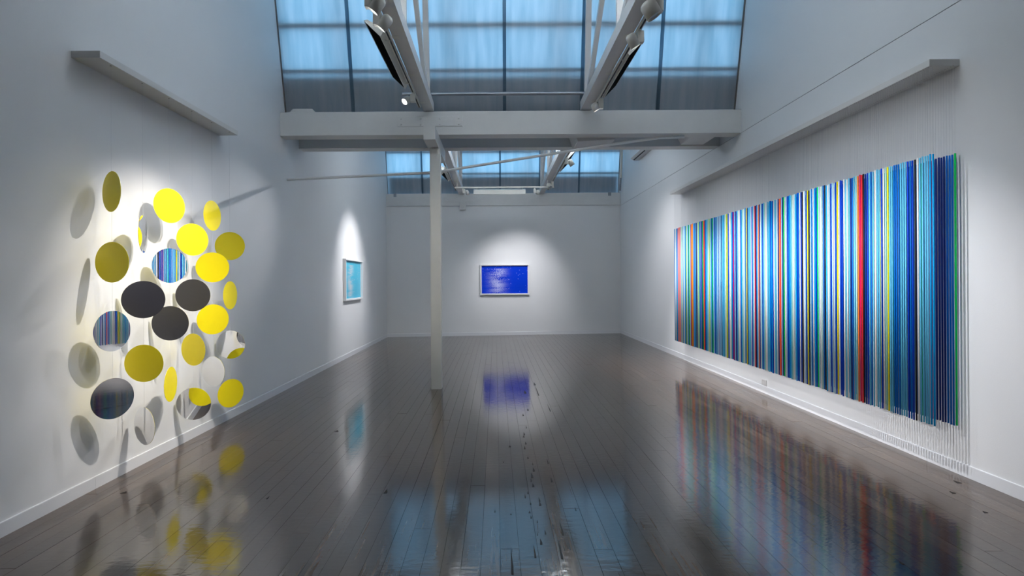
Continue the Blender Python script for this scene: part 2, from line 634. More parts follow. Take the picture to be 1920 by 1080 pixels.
skirting('baseboard_left', 'white skirting along the left wall', [(Y0, 3.99), (3.99, 8.2), (8.2, YB - 0.014)], 'l')
skirting('baseboard_right', 'white skirting along the right wall', [(Y0, 4.28), (4.28, 9.0), (9.0, YB - 0.014)], 'r')
skirting('baseboard_back', 'white skirting along the far wall', [(XL + 0.014, 0.9), (0.9, XR - 0.014)], 'b')

# ------------------------------------------------------------------ skylights
joints = [XL, -2.03, -0.94, 0.146, 1.25, 2.35, XR]


def skylight(n, bay, label):
    root = link(bpy.data.objects.new('window_%d' % n, None))
    structure(root, label, 'skylight')
    zb, zt = 3.88, GZ1

    def G(x, z, off=0.0):
        return (x, glaze_y(z, bay) + off, z)
    for i in range(6):
        a, c = joints[i] + 0.004, joints[i + 1] - 0.004
        vs = [G(a, zb), G(c, zb), G(c, zt), G(a, zt), G(a, zb, .008), G(c, zb, .008), G(c, zt, .008), G(a, zt, .008)]
        mesh_obj('pane', vs, [(0, 1, 2, 3), (5, 4, 7, 6), (0, 4, 5, 1), (3, 2, 6, 7), (0, 3, 7, 4), (1, 5, 6, 2)],
                 M['pane'], root)
    for x in joints[1:-1]:
        bar('joiner_strip', G(x, zb, -0.012), G(x, zt, -0.012), 0.048, 0.014, M['joiner'], root)
    for x in (XL + 0.006, XR - 0.006):
        bar('edge_trim', G(x, zb, -0.012), G(x, zt, -0.012), 0.012, 0.03, M['edge_trim'], root)
    # structure seen dimly through the sheet
    for z, h, off in ((5.08, 0.065, 0.045), (5.72, 0.065, 0.045), (4.50, 0.05, 0.04)):
        yy = glaze_y(z, bay) + off
        box('purlin', XL, XR, yy - 0.02, yy + 0.02, z - h / 2, z + h / 2, M['purlin'], root)
    mesh_obj('upstand_board', [G(XL, zb, .05), G(XR, zb, .05), G(XR, 4.43, .05), G(XL, 4.43, .05),
                               G(XL, zb, .07), G(XR, zb, .07), G(XR, 4.43, .07), G(XL, 4.43, .07)],
             [(0, 1, 2, 3), (5, 4, 7, 6), (0, 4, 5, 1), (3, 2, 6, 7), (0, 3, 7, 4), (1, 5, 6, 2)], M['flash'], root)
    for x in (-2.15, -0.62, 0.93, 1.62, 2.95, XR - 0.03, XL + 0.03):
        bar('batten', G(x, zb, .15), G(x, zt, .15), 0.07, 0.05, M['purlin'], root)
    return root


skylight(1, 0, 'blue dusk skylight of translucent sheets above the near cross beam')
skylight(2, 1, 'blue dusk skylight of translucent sheets above the far wall')

# ------------------------------------------------------------------ cross beams and post
beam = thing('timber_beam', 'near cross beam of white painted timber carried by the post', 'beam', (0, YBM, ZB0),
             group='white cross beams')


def local(root, fn, *a):
    o = fn(*a)
    o.parent = root
    o.matrix_parent_inverse = root.matrix_world.inverted()
    return o


def child_box(root, name, x0, x1, y0, y1, z0, z1, m, bevel=0.0):
    l = root.location
    return box(name, x0 - l.x, x1 - l.x, y0 - l.y, y1 - l.y, z0 - l.z, z1 - l.z, m, root, bevel)


child_box(beam, 'beam_body', XL, XR, YBM, YBM + 0.21, ZB0, ZB1, M['beam'], 0.006)
p0, p1 = on_y(747, 218, YBM), on_y(869, 236, YBM)
plate = child_box(beam, 'splice_plate', -1.36, -0.45, YBM - 0.010, YBM, 3.675, 3.815, M['beam'], 0.002)
for bx_ in (-1.31, -1.035, -0.765, -0.50):
    for bz in (3.705, 3.785):
        tube('bolt', (bx_, -0.028, bz - ZB0), (bx_, -0.009, bz - ZB0), 0.014, M['beam'], plate, 6)
blk = prism('packing_block', [(-2.88, ZB1), (-2.52, ZB1), (-2.56, ZB1 + 0.05), (-2.83, ZB1 + 0.05)], 'y', YBM + 0.01, YBM + 0.14,
            M['beam'])
tag(blk, 'low white packing block on top of the near cross beam by the left wall', 'block')

rear = box('gutter_beam', XL, XR, 8.2, 8.4, ZB0 - 0.002, 3.93, M['beam'], None, 0.005)
tag(rear, 'second white beam just behind the near cross beam, under the gutter', 'beam', 'white cross beams')
bw = thing('wall_beam', 'white beam along the top of the far wall under the far skylight', 'beam', (0, YB - 0.035, ZB0 + 0.03), group='white cross beams')
child_box(bw, 'beam_body', XL, XR, YB - 0.035, YB - 0.0, ZB0 + 0.03, ZB1 + 0.035, M['beam'], 0.004)
pl2 = child_box(bw, 'splice_plate', -1.39, -0.45, YB - 0.043, YB - 0.035, 3.70, 3.83, M['beam'], 0.002)
for bx_ in (-1.33, -1.06, -0.78, -0.51):
    for bz in (3.73, 3.80):
        tube('bolt', (bx_, -0.02, bz - ZB0 - 0.03), (bx_, -0.007, bz - ZB0 - 0.03), 0.012, M['beam'], pl2, 6)
child_box(bw, 'bracket', -2.80, -2.72, YB - 0.055, YB - 0.036, 3.84, 3.93, M['galv'])
child_box(bw, 'bracket', 3.13, 3.21, YB - 0.055, YB - 0.036, 3.84, 3.93, M['galv'])
child_box(bw, 'bearer_end', -0.98, -0.80, YB - 0.11, YB - 0.036, 3.475, 3.68, M['beam'], 0.004)

PXc, PYc = -0.838, 7.47
zf = floor_z(PXc)
post = thing('timber_post', 'cream white square timber post standing under the near cross beam', 'post', (PXc, PYc + 0.08, zf))
bm = bmesh.new()
bm_box(bm, -0.0725, 0.0725, -0.08, 0.08, 0.0, 3.37 - zf)
bmesh.ops.bevel(bm, geom=[e for e in bm.edges if abs(e.verts[0].co.z - e.verts[1].co.z) > 1], offset=0.010, segments=2,
                affect='EDGES')
bm_obj('shaft', bm, M['post'], post)
prism('corbel', [(-0.52, 3.372 - zf), (0.90, 3.372 - zf), (0.90, 3.553 - zf), (-0.52, 3.553 - zf)], 'x', -0.10, 0.055, M['beam'], post)
for sx in (-0.03, 0.0):
    tube('bolt', (sx, -0.09, 3.36 - zf), (sx, -0.078, 3.36 - zf), 0.01, M['beam'], post, 6)

# blocks between the two beams
b1 = prism('bearer_block', [(1.20, ZB0 - 0.045), (1.74, ZB0 - 0.02), (1.80, 3.70), (1.14, 3.70)], 'y', 7.70, 8.19, M['beam'])
tag(b1, 'white bearer block between the two beams beside the pole', 'block')
b2 = prism('bearer_block', [(2.86, ZB0 + 0.02), (3.20, ZB0 + 0.02), (3.26, 3.70), (2.80, 3.70)], 'y', 7.70, 8.19, M['beam'])
tag(b2, 'small white bearer block between the two beams at the right wall', 'block')

# bracing pole behind the post
pts = [Vector((XL + 0.002, 7.72, on_x(538, 337, XL).z)), on_y(813, 323.5, 7.72), on_y(1136, 272.5, 7.66),
       Vector((2.33, 7.60, ZB0 - 0.03)), Vector((2.70, 7.59, ZB0 - 0.022))]
pole = bpy.data.curves.new('bracing_pole', 'CURVE')
pole.dimensions = '3D'
sp = pole.splines.new('POLY')
sp.points.add(len(pts) - 1)
for i, p in enumerate(pts):
    sp.points[i].co = (p.x, p.y, p.z, 1)
pole.bevel_depth = 0.019
pole.bevel_resolution = 3
pole.use_fill_caps = True
po = bpy.data.objects.new('bracing_pole_curve', pole)
me = bpy.data.meshes.new_from_object(po)
bpy.data.objects.remove(po)
me.materials.clear()
me.materials.append(M['frame'])
po = link(bpy.data.objects.new('bracing_pole', me))
tag(po, 'long thin white pole slanting up from the left wall behind the post', 'pole')

# ------------------------------------------------------------------ trusses, tracks
CH0, CH1 = 3.90, 4.03           # bottom chord underside / top


def truss(x, bay, label):
    yb = bay * BAY
    yend = 7.55 + yb
    ystart = 1.2 if bay == 0 else 8.45
    root = thing('roof_truss', label, 'truss', (x, yend, CH0), group='white roof trusses')
    w = 0.14

    def c(y, z):
        return Vector((0, y - yend, z - CH0))
    bm = bmesh.new()
    bm_box(bm, -w / 2, w / 2, ystart - yend, 0, 0.0, CH1 - CH0)
    bm_obj('bottom_chord', bm, M['truss'], root)
    top0, top1 = (ystart + 0.1, 4.06), (glaze_y(GZ1, bay) - 0.03, GZ1 - 0.02)

    def ztop(y):
        return top0[1] + (y - top0[0]) / (top1[0] - top0[0]) * (top1[1] - top0[1])
    bar('top_chord', c(*top0), c(*top1), 0.09, 0.12, M['truss'], root)
    yv = 7.42 + yb
    zv = CH1
    bar('web_post', c(yv - 0.02, zv), c(glaze_y(5.9, bay) - 0.10, 5.9), 0.075, 0.06, M['truss'], root)
    for y in (5.45 + yb, 3.6 + yb):
        if ztop(y) > 4.4:
            bar('web_post', c(y, CH1), c(y, ztop(y)), 0.065, 0.05, M['truss'], root)
    for (ya, ybt) in ((7.30 + yb, 5.5 + yb), (5.40 + yb, 3.65 + yb)):
        if ztop(ybt) > 4.3:
            bar('web_diagonal', c(ya, CH1 + 0.01), c(ybt, ztop(ybt)), 0.055, 0.075, M['truss'], root)
    return root


TX = (-0.925, 1.285)
truss(TX[0], 0, 'near white roof truss above the post, left of the middle')
truss(TX[1], 0, 'near white roof truss right of the middle')
truss(TX[0], 1, 'far white roof truss left of the middle, partly behind the post')
truss(TX[1], 1, 'far white roof truss right of the middle')


def track(x, y0, y1, label):
    root = thing('lighting_track', label, 'track', (x, y0, 3.862), group='lighting tracks')
    L = y1 - y0
    bm = bmesh.new()
    bm_box(bm, -0.018, 0.018, 0, L, 0.004, 0.036)
    bm_obj('rail', bm, M['fitting'], root)
    box('slot', -0.007, 0.007, 0.01, L - 0.01, 0.0, 0.004, M['dark'], root)
    n = int(L / 0.9)
    sgn = 1 if x < 0 else -1
    for i in range(n + 1):
        y = 0.1 + i * (L - 0.2) / max(1, n)
        box('clip', min(0, sgn * 0.085), max(0, sgn * 0.085), y - 0.03, y + 0.03, 0.036, 0.042, M['fitting'], root)
    return root


TLX, TRX = TX[0] - 0.092, TX[1] + 0.092
track(TLX, 1.3, 7.25, 'white lighting track beside the near left truss')
track(TRX, 1.3, 7.25, 'white lighting track beside the near right truss')
track(TLX, 8.6, 13.9, 'white lighting track beside the far left truss')
track(TRX, 8.6, 13.9, 'white lighting track beside the far right truss')

# cross pipes between trusses
pipe = tube('cross_pipe', (-1.27, 7.36, 4.085), (1.25, 7.36, 4.085), 0.024, M['galv'])
tag(pipe, 'grey steel pipe running across in front of the near skylight', 'pipe')
cb = thing('cross_track', 'white cross bar between the far trusses holding two spotlights', 'track', (0, 12.75, 3.735))
box('rail', -0.96, 1.42, -0.018, 0.018, -0.012, 0.022, M['fitting'], cb)
for hx in (-0.90, 1.26):
    box('hanger', hx - 0.012, hx + 0.012, -0.012, 0.012, 0.022, 0.166, M['fitting'], cb)
for (px, pyy) in ((1158, 330),):
    pass
dp = tube('down_pipe', on_x(1160, 268, XR - 0.05), Vector((XR - 0.045, 14.45, 4.22)), 0.018, M['fitting'])
bpy.data.objects.remove(dp)
gp = thing('corner_pipe', 'thin white pipe in the right corner of the far skylight', 'pipe', (XR - 0.075, 14.45, 3.93))
tube('upper_pipe', (0, -0.10, 0.36), (0, -0.42, 1.9), 0.035, M['fitting'], gp)
tube('lower_pipe', (0, 0, 0), (0, -0.10, 0.36), 0.026, M['galv'], gp)
tube('collar', (0, -0.09, 0.33), (0, -0.105, 0.39), 0.042, M['fitting'], gp)


# ------------------------------------------------------------------ lamps
def wall_washer(x_in, x_out, z_in, z_out, y0, y1, tx, label):
    """long trough fitting with a black louvre, hung from the track at tx"""
    root = thing('wall_washer_light', label, 'light fitting', (tx, y0, 3.86), group='long louvred wall washers')
    L = y1 - y0
    s = -1 if x_out < x_in else 1
    A = Vector((x_out - tx, z_out - 3.86))
    B = Vector((x_in - tx, z_in - 3.86))
    d = (A - B).normalized()
    nrm = Vector((-d.y, d.x))
    if nrm.y < 0:
        nrm = -nrm                       # points up, behind the louvre
    C = B + nrm * 0.075 + d * 0.02
    D = A + nrm * 0.03 - d * 0.02
    # shell: polygon ring with a lip
    poly = [(A.x, A.y), (B.x, B.y), (C.x, C.y), (D.x, D.y)]
    bm = bmesh.new()
    ring = []
    for y in (0.0, L):
        ring.append([bm.verts.new((p[0], y, p[1])) for p in poly])
    for i in (1, 2, 3):
        j = (i + 1) % 4
        bm.faces.new((ring[0][i], ring[0][j], ring[1][j], ring[1][i]))
    bm.faces.new(ring[0])
    bm.faces.new(ring[1][::-1])
    # lip round the opening
    t = 0.013
    for u0, u1 in ((0, t), ((A - B).length - t, (A - B).length)):
        P, Q = B + d * u0, B + d * u1
        vs = [bm.verts.new(v) for v in ((P.x, 0, P.y), (Q.x, 0, Q.y), (Q.x, L, Q.y), (P.x, L, P.y))]
        bm.faces.new(vs)
    for ya, yb2 in ((0, 0.012), (L - 0.012, L)):
        vs = [bm.verts.new(v) for v in ((B.x, ya, B.y), (A.x, ya, A.y), (A.x, yb2, A.y), (B.x, yb2, B.y))]
        bm.faces.new(vs)
    bmesh.ops.recalc_face_normals(bm, faces=list(bm.faces))
    bm_obj('housing', bm, M['fitting'], root)
    # louvre blades across the opening
    bm = bmesh.new()
    nb = 44
    P, Q = B + d * t, A - d * t
    dep = nrm * 0.022
    for i in range(nb):
        y = 0.014 + (L - 0.028) * i / (nb - 1)
        vs = [bm.verts.new(v) for v in ((P.x, y, P.y), (Q.x, y, Q.y), (Q.x + dep.x, y, Q.y + dep.y), (P.x + dep.x, y, P.y + dep.y))]
        bm.faces.new(vs)
    vs = [bm.verts.new(v) for v in ((P.x + dep.x, 0.01, P.y + dep.y), (Q.x + dep.x, 0.01, Q.y + dep.y),
                                    (Q.x + dep.x, L - 0.01, Q.y + dep.y), (P.x + dep.x, L - 0.01, P.y + dep.y))]
    bm.faces.new(vs)
    bm_obj('louvre', bm, M['louvre'], root)
    for y in (0.12, L - 0.15):
        tube('stem', (0, y, 0.0), ((C.x + B.x) / 2, y, (C.y + B.y) / 2 - 0.01), 0.011, M['fitting'], root, 8)
    return root


wall_washer(-1.085, -1.245, 3.845, 4.00, 5.10, 6.50, TLX, 'long wall washer with black louvre on the near left track')
wall_washer(1.42, 1.585, 3.86, 4.03, 5.60, 6.92, TRX, 'long wall washer with black louvre on the near right track')
wall_washer(-1.085, -1.245, 3.845, 4.00, 11.35, 12.55, TLX, 'long wall washer with black louvre behind the post')
wall_washer(1.42, 1.585, 3.86, 4.03, 10.35, 11.6, TRX, 'long wall washer with black louvre on the far right track')
ww = thing('wall_washer_light', 'long white fitting hung below the cross bar, seen from behind', 'light fitting',
           (0.11, 12.75, 3.735), group='long louvred wall washers')
prism('housing', [(-0.05, -0.065), (0.06, -0.03), (0.03, -0.16), (-0.05, -0.165)], 'x', -0.62, 0.62, M['fitting'], ww)
prism('louvre', [(0.061, -0.035), (0.064, -0.036), (0.035, -0.157), (0.032, -0.156)], 'x', -0.60, 0.60, M['louvre'], ww)
for hx in (-0.54, 0.54):
    tube('stem', (hx, 0, -0.012), (hx, 0, -0.06), 0.012, M['fitting'], ww, 8)


def spot(track_pt, aim, label, power=0.0, size=38, lit=None, head_len=0.13, head_r=0.05, blend=1.0, side=0, drop=0.11,
         color=(1.0, 0.945, 0.88), group='track spotlights', radius=0.014):
    """track spotlight: adapter box, swivel, cylindrical head, lens and its own lamp"""
    tp = Vector(track_pt)
    aim = Vector(aim)
    root = thing('track_spotlight', label, 'spotlight', tp, group=group)
    sx = -1 if side < 0 else 1
    a0 = Vector((0.0, 0, -0.004))
    tube('stem', (0, 0, 0.0), (0, 0, -0.022), 0.011, M['fitting'], root, 8)
    box('adapter', -0.030, 0.030, -0.030, 0.030, -0.022 - drop, -0.022, M['fitting'], root, 0.003)
    piv = Vector((0.075 * (1 if side >= 0 else -1), 0, -0.022 - drop + 0.03))
    d = (aim - (tp + piv)).normalized()
    tube('swivel', (0, 0, piv.z), tuple(piv), 0.010, M['fitting'], root, 8)
    b0 = piv - d * (head_len * 0.45)
    b1_ = piv + d * (head_len * 0.55)
    bm = bmesh.new()
    # open cylinder shell with rounded rear
    ax = d.orthogonal().normalized()
    cx = d.cross(ax)
    prof = [(0.0, 0.55), (0.012, 0.85), (0.03, 1.0), (head_len, 1.0), (head_len, 0.90), (head_len - 0.02, 0.86)]
    rings = []
    nn = 20
    for (s, k) in prof:
        rings.append([bm.verts.new(b0 + d * s + (ax * math.cos(2 * math.pi * i / nn) + cx * math.sin(2 * math.pi * i / nn)) * head_r * k)
                      for i in range(nn)])
    for a, c in zip(rings[:-1], rings[1:]):
        for i in range(nn):
            j = (i + 1) % nn
            bm.faces.new((a[i], a[j], c[j], c[i]))
    bm.faces.new(rings[0][::-1])
    bmesh.ops.recalc_face_normals(bm, faces=list(bm.faces))
    bm_obj('head', bm, M['fitting'], root, True)
    bm = bmesh.new()
    lc = b0 + d * (head_len - 0.016)
    ring = [bm.verts.new(lc + (ax * math.cos(2 * math.pi * i / nn) + cx * math.sin(2 * math.pi * i / nn)) * head_r * 0.87) for i in range(nn)]
    bm.faces.new(ring)
    on = power > 0 if lit is None else lit
    bm_obj('lens', bm, M['lens'] if on else M['lens_off'], root)
    if power > 0:
        ld = bpy.data.lights.new('lamp', 'SPOT')
        ld.energy = power
        ld.color = color
        ld.spot_size = R(size)
        ld.spot_blend = blend
        ld.shadow_soft_size = radius
        lo = bpy.data.objects.new('lamp', ld)
        link(lo, root)
        lo.location = b1_ + d * 0.012
        lo.rotation_euler = d.to_track_quat('-Z', 'Y').to_euler()
    return root


TZ = 3.862
WARM = (1.0, 0.93, 0.84)
COOL = (0.98, 0.97, 1.0)
# on the near left track, lighting the discs
spot((TLX, 4.34, TZ), (XL, 4.6, 1.05), 'white track spotlight on the near left track at the top edge of the view', 300, 48, side=1, color=WARM)
spot((TLX, 4.64, TZ), (XL, 4.85, 1.25), 'white track spotlight above the end of the near left wall washer', 150, 44, side=1, color=WARM)
spot((TLX, 6.66, TZ), (XL, 4.7, 1.35), 'small lit spotlight at the far end of the near left track', 110, 44, side=-1, color=COOL, drop=0.10, head_len=0.10, head_r=0.045)
spot((TLX, 3.10, TZ), (XL, 4.45, 0.7), 'white track spotlight on the near left track, closest to the camera', 60, 54, side=1, color=WARM)
# near right track, lighting the rods
spot((TRX, 4.44, TZ), (XR - 0.1, 4.40, 0.25), 'wide white spotlight at the top edge of the view on the near right track', 330, 63, lit=False, side=-1, color=COOL, head_len=0.14, head_r=0.068)
spot((TRX, 5.02, TZ), (XR - 0.1, 5.75, 0.25), 'white spotlight beside the near right wall washer', 430, 63, side=-1, color=COOL)
spot((TRX, 6.90, TZ), (XR - 0.1, 7.2, 0.25), 'small white spotlight at the far end of the near right track', 430, 63, side=-1, color=COOL, drop=0.12, head_len=0.10, head_r=0.048)
spot((TRX, 8.80, TZ), (XR - 0.1, 8.85, 0.25), 'white spotlight at the near end of the far right track, behind the beams', 430, 63, side=-1, color=COOL)
# far bay
spot((TLX, 9.7, TZ), (XL, 5.4, 1.45), 'white spotlight on the far left track turned back towards the discs', 160, 34, side=-1, color=COOL)
spot((TLX, 10.95, TZ), (XL, 11.15, 1.5), 'white spotlight on the far left track above the turquoise picture', 300, 62, side=-1, color=COOL)
spot((TRX, 10.2, TZ), (XR, 10.6, 0.7), 'lit white spotlight on the far right track, seen under the gutter beam', 130, 100, side=1, color=COOL)
spot((-0.74, 12.75, 3.722), (0.30, YB, 1.45), 'white spotlight at the left end of the far cross bar', 60, 44, lit=False, side=1, color=COOL, drop=0.10, head_len=0.10, head_r=0.045)
spot((0.95, 12.75, 3.722), (0.45, YB, 0.95), 'white spotlight at the right end of the far cross bar', 175, 74, lit=False, side=1, color=COOL, drop=0.10, head_len=0.10, head_r=0.045)
spot((TRX - 0.02, 12.6, TZ), (2.6, 11.0, 1.0), 'white spotlight where the far right track meets the cross bar', 0, 36, side=-1, drop=0.12, head_len=0.12, head_r=0.055)


def uplight(x, y, z, power, label, tilt=0):  # added fill light, bounced off the roof to lift the ambient level
    root = thing('added_fill_light', label, 'light fitting', (x, y, z), group='added fill lights on the trusses')
    if tilt:
        root.rotation_euler = (R(-tilt), 0, 0)
        box('bracket', -0.02, 0.02, -0.14, 0.02, -0.01, 0.02, M['fitting'], root)
    else:
        box('bracket', -0.02, 0.02, -0.02, 0.02, -0.13, 0.0, M['fitting'], root)
    bm = bmesh.new()
    n = 24
    prof = [(0.0, 0.05), (0.02, 0.09), (0.09, 0.12), (0.09, 0.112), (0.03, 0.08)]
    rings = [[bm.verts.new((k * math.cos(2 * math.pi * i / n), k * math.sin(2 * math.pi * i / n), h)) for i in range(n)]
             for h, k in prof]
    for a, c in zip(rings[:-1], rings[1:]):
        for i in range(n):
            j = (i + 1) % n
            bm.faces.new((a[i], a[j], c[j], c[i]))
    bm.faces.new(rings[0][::-1])
    bmesh.ops.recalc_face_normals(bm, faces=list(bm.faces))
    bm_obj('bowl', bm, M['fitting'], root, True)
    bm = bmesh.new()
    bm.faces.new([bm.verts.new((0.085 * math.cos(2 * math.pi * i / n), 0.085 * math.sin(2 * math.pi * i / n), 0.05)) for i in range(n)])
    bm_obj('lens', bm, M['lens'], root)
    ld = bpy.data.lights.new('lamp', 'SPOT')
    ld.energy = power
    ld.color = (0.84, 0.93, 1.0)
    ld.spot_size = R(118 if tilt else 165)
    ld.spot_blend = 1.0
    ld.shadow_soft_size = 0.08
    lo = bpy.data.objects.new('lamp', ld)
    link(lo, root)
    lo.location = (0, 0, 0.11)
    lo.rotation_euler = (R(180), 0, 0)


uplight(TX[0], 4.3, CH1 + 0.13, 290, 'added round fill uplight on top of the near left truss chord')
uplight(TX[1], 4.3, CH1 + 0.13, 290, 'added round fill uplight on top of the near right truss chord')
uplight(TX[0], 9.9, CH1 + 0.13, 1550, 'added round fill uplight on top of the far left truss chord')
uplight(TX[1], 9.9, CH1 + 0.13, 1550, 'added round fill uplight on top of the far right truss chord')
spot((TLX, 2.4, TZ), (XR, 5.1, 0.9), 'added white fill spotlight on the near left track turned across to the rods', 230, 54, side=1, color=COOL)  # added unseen lamp, fill light for the rods
spot((TLX, 8.75, TZ), (XR, 7.7, 0.9), 'added white fill spotlight at the near end of the far left track turned across to the rods', 230, 54, side=1, color=COOL)  # second added fill lamp for the rods, hidden behind the beams
spot((TRX, 2.2, TZ), (PXc, 7.45, 1.7), 'added white fill spotlight on the near right track turned towards the post', 200, 26, side=1, color=WARM)  # added out of view to brighten the post

# ------------------------------------------------------------------ framed pictures
def picture(label, mat_, origin, rotz, w, h, depth):
    """origin: centre of the back face on the wall; local -Y looks into the room"""
    root = thing('framed_picture', label, 'picture', origin, rotz, 'framed water pictures')
    t = 0.030
    x0, x1, z0, z1 = -w / 2, w / 2, -h / 2, h / 2
    box('frame_rail', x0, x1, -depth, -0.001, z1 - t, z1, M['frame'], root, 0.002)
    box('frame_rail', x0, x1, -depth, -0.001, z0, z0 + t, M['frame'], root, 0.002)
    box('frame_stile', x0, x0 + t, -depth, -0.001, z0 + t, z1 - t, M['frame'], root, 0.002)
    box('frame_stile', x1 - t, x1, -depth, -0.001, z0 + t, z1 - t, M['frame'], root, 0.002)
    box('mount', x0 + t, x1 - t, -0.012, -0.002, z0 + t, z1 - t, M['mount'], root)
    b = 0.008
    box('print', x0 + t + b, x1 - t - b, -0.016, -0.012, z0 + t + b, z1 - t - b, mat_, root)
    return root


c = (on_y(901, 496, YB) + on_y(991.5, 552.5, YB)) / 2
picture('deep blue picture of moonlit water in a white box frame, far wall', M['pic_blue'], (c.x, YB, c.z), 0, 1.345, 0.84, 0.062)
ya = on_x(648.8, 525, XL + 0.062).y
yb_ = on_x(680.7, 525, XL + 0.062).y
zc = (on_x(648.8, 484.9, XL + 0.062).z + on_x(648.8, 564.1, XL + 0.062).z) / 2
picture('turquoise picture of glittering water in a white box frame, left wall', M['pic_cyan'],
        (XL, (ya + yb_) / 2, zc), R(90), yb_ - ya, 0.84, 0.062)

# ------------------------------------------------------------------ left artwork: shelf and hanging discs
SHL = 3.108
sh = thing('hanging_shelf', 'white ledge on the left wall from which the discs hang', 'shelf', (XL, 3.795, SHL), group='white hanging ledges')
box('ledge', 0, 0.206, 0, 2.032, 0, 0.050, M['shelf'], sh, 0.002)
SX = -2.832
string_px = [212.7, 271.2, 320.0, 362.8, 399.2, 432.4]
YS = [3.94 + 0.3505 * i for i in range(6)]
for y in YS:
    tube('hole', (SX - XL, y - 3.795, -0.001), (SX - XL, y - 3.795, 0.001), 0.006, M['hole'], sh, 8)

# (string, centre y px, width px, height px, face: Y yellow / M mirror, turn sign)
DISCS = [
    (0, 212.0, 359.2, 34.7, 76.7, 'Y', -1, 'olive looking yellow disc turned nearly edge-on, highest of all the discs'),
    (0, 212.0, 491.7, 63.7, 76.7, 'Y', -1, 'shaded yellow disc below the highest disc, nearest the camera'),
    (0, 213.0, 620.8, 69.8, 76.7, 'M', 1, 'mirror disc reflecting blurred stripes, at the left edge of the cluster'),
    (0, 214.0, 747.2, 81.9, 77.4, 'M', 1, 'dark mirror disc at the lower left of the cluster'),
    (1, 269.0, 439.0, 18.0, 71.3, 'M', 1, 'mirror disc turned almost edge-on beside the bright top yellow disc'),
    (1, 270.3, 561.7, 83.3, 70.0, 'K', -1, 'largest looking charcoal disc in the middle of the cluster'),
    (1, 272.0, 681.2, 73.5, 70.0, 'Y', -1, 'dark olive shaded disc below the charcoal discs'),
    (1, 273.7, 798.9, 38.9, 70.7, 'M', -1, 'lowest mirror disc, narrow, reflecting the white wall'),
    (2, 318.0, 385.8, 59.2, 65.8, 'Y', 1, 'bright yellow disc at the top middle of the cluster'),
    (2, 319.4, 498.0, 67.0, 64.6, 'M', 1, 'mirror disc reflecting sharp blue stripes'),
    (2, 320.3, 606.2, 70.0, 64.8, 'K', -1, 'charcoal disc overlapped by the largest charcoal disc'),
    (2, 321.8, 720.3, 24.6, 66.0, 'Y', 1, 'narrow bright yellow disc low in the cluster'),
    (3, 360.5, 449.3, 60.0, 61.0, 'Y', 1, 'bright yellow disc above the striped mirror disc'),
    (3, 361.7, 553.6, 65.8, 60.0, 'K', -1, 'charcoal disc right of the middle, behind a yellow disc'),
    (3, 363.7, 655.5, 44.8, 60.6, 'Y', -1, 'oval yellow disc right of the dark olive disc'),
    (3, 365.3, 757.0, 63.5, 60.2, 'M', -1, 'mirror disc low down reflecting half a yellow disc'),
    (4, 397.3, 404.4, 32.7, 57.8, 'Y', 1, 'oval yellow disc at the upper right of the cluster'),
    (4, 398.2, 501.3, 63.3, 57.3, 'Y', 1, 'round yellow disc in front of a darker yellow disc'),
    (4, 399.7, 598.8, 60.3, 57.0, 'Y', 1, 'round yellow disc overlapping a charcoal disc'),
    (4, 401.1, 696.6, 42.2, 56.9, 'M', -1, 'pale mirror disc that blends with the wall'),
    (5, 431.1, 461.4, 56.5, 53.8, 'Y', -1, 'darker yellow disc at the right edge, upper of the column'),
    (5, 431.4, 553.7, 26.2, 53.3, 'Y', 1, 'narrow yellow disc at the right edge of the cluster'),
    (5, 432.8, 646.2, 54.5, 53.3, 'M', -1, 'mirror disc at the right edge reflecting wall and olive yellow'),
    (5, 433.8, 737.1, 48.7, 53.5, 'Y', 1, 'lowest yellow disc, at the lower right of the cluster'),
]
DR = 0.15


def half_disc_mesh(name, y0, y1, m):
    me_ = bpy.data.meshes.new(name)
    bm_ = bmesh.new()
    n = 72
    A = [bm_.verts.new((DR * math.cos(2 * math.pi * i / n), y0, DR * math.sin(2 * math.pi * i / n))) for i in range(n)]
    B = [bm_.verts.new((DR * math.cos(2 * math.pi * i / n), y1, DR * math.sin(2 * math.pi * i / n))) for i in range(n)]
    for i in range(n):
        j = (i + 1) % n
        bm_.faces.new((A[i], A[j], B[j], B[i]))
    bm_.faces.new(A[::-1])
    bm_.faces.new(B)
    bmesh.ops.recalc_face_normals(bm_, faces=list(bm_.faces))
    bm_.to_mesh(me_)
    bm_.free()
    me_.materials.append(m)
    return me_


me_y = half_disc_mesh('yellow_face', -0.0015, 0.0, M['yellow'])      # yellow looks to local -Y
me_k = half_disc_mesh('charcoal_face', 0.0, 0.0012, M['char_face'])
me_m = half_disc_mesh('mirror_face', 0.0, 0.0012, M['mirror'])       # mirror looks to local +Y
last_z = {}
EXTRA = {(3, 'M', 757): 4.5}
for (s, px, py, wp, hp, face, sg, lab) in DISCS:
    Y = YS[s]
    t, sv = ray(px, py)
    z = CAMZ + sv * Y
    off = -SX / Y
    alpha = math.atan(off)
    Rr = math.sqrt(1 + off * off)
    dpx = 2 * DR * F / Y
    k = min(1.0, (wp / dpx) / Rr)
    phi = alpha + sg * math.acos(k) + R(EXTRA.get((s, face, round(py)), 0))
    # camera-facing normal is (sin phi, -cos phi): local -Y for rotz = phi
    rz = phi if face == 'Y' else phi + math.pi
    root = thing('hanging_disc', lab, 'disc', (SX, Y, z), rz, 'yellow and mirror discs hung on nylon lines')
    link(bpy.data.objects.new('yellow_face', me_y), root)
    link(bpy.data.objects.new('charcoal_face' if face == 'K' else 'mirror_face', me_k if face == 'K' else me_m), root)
    top = last_z.get(s, SHL)
    tube('nylon_line', (0, 0, DR), (0, 0, top - z), 0.0006, M['line'], root, 5)
    last_z[s] = z - DR

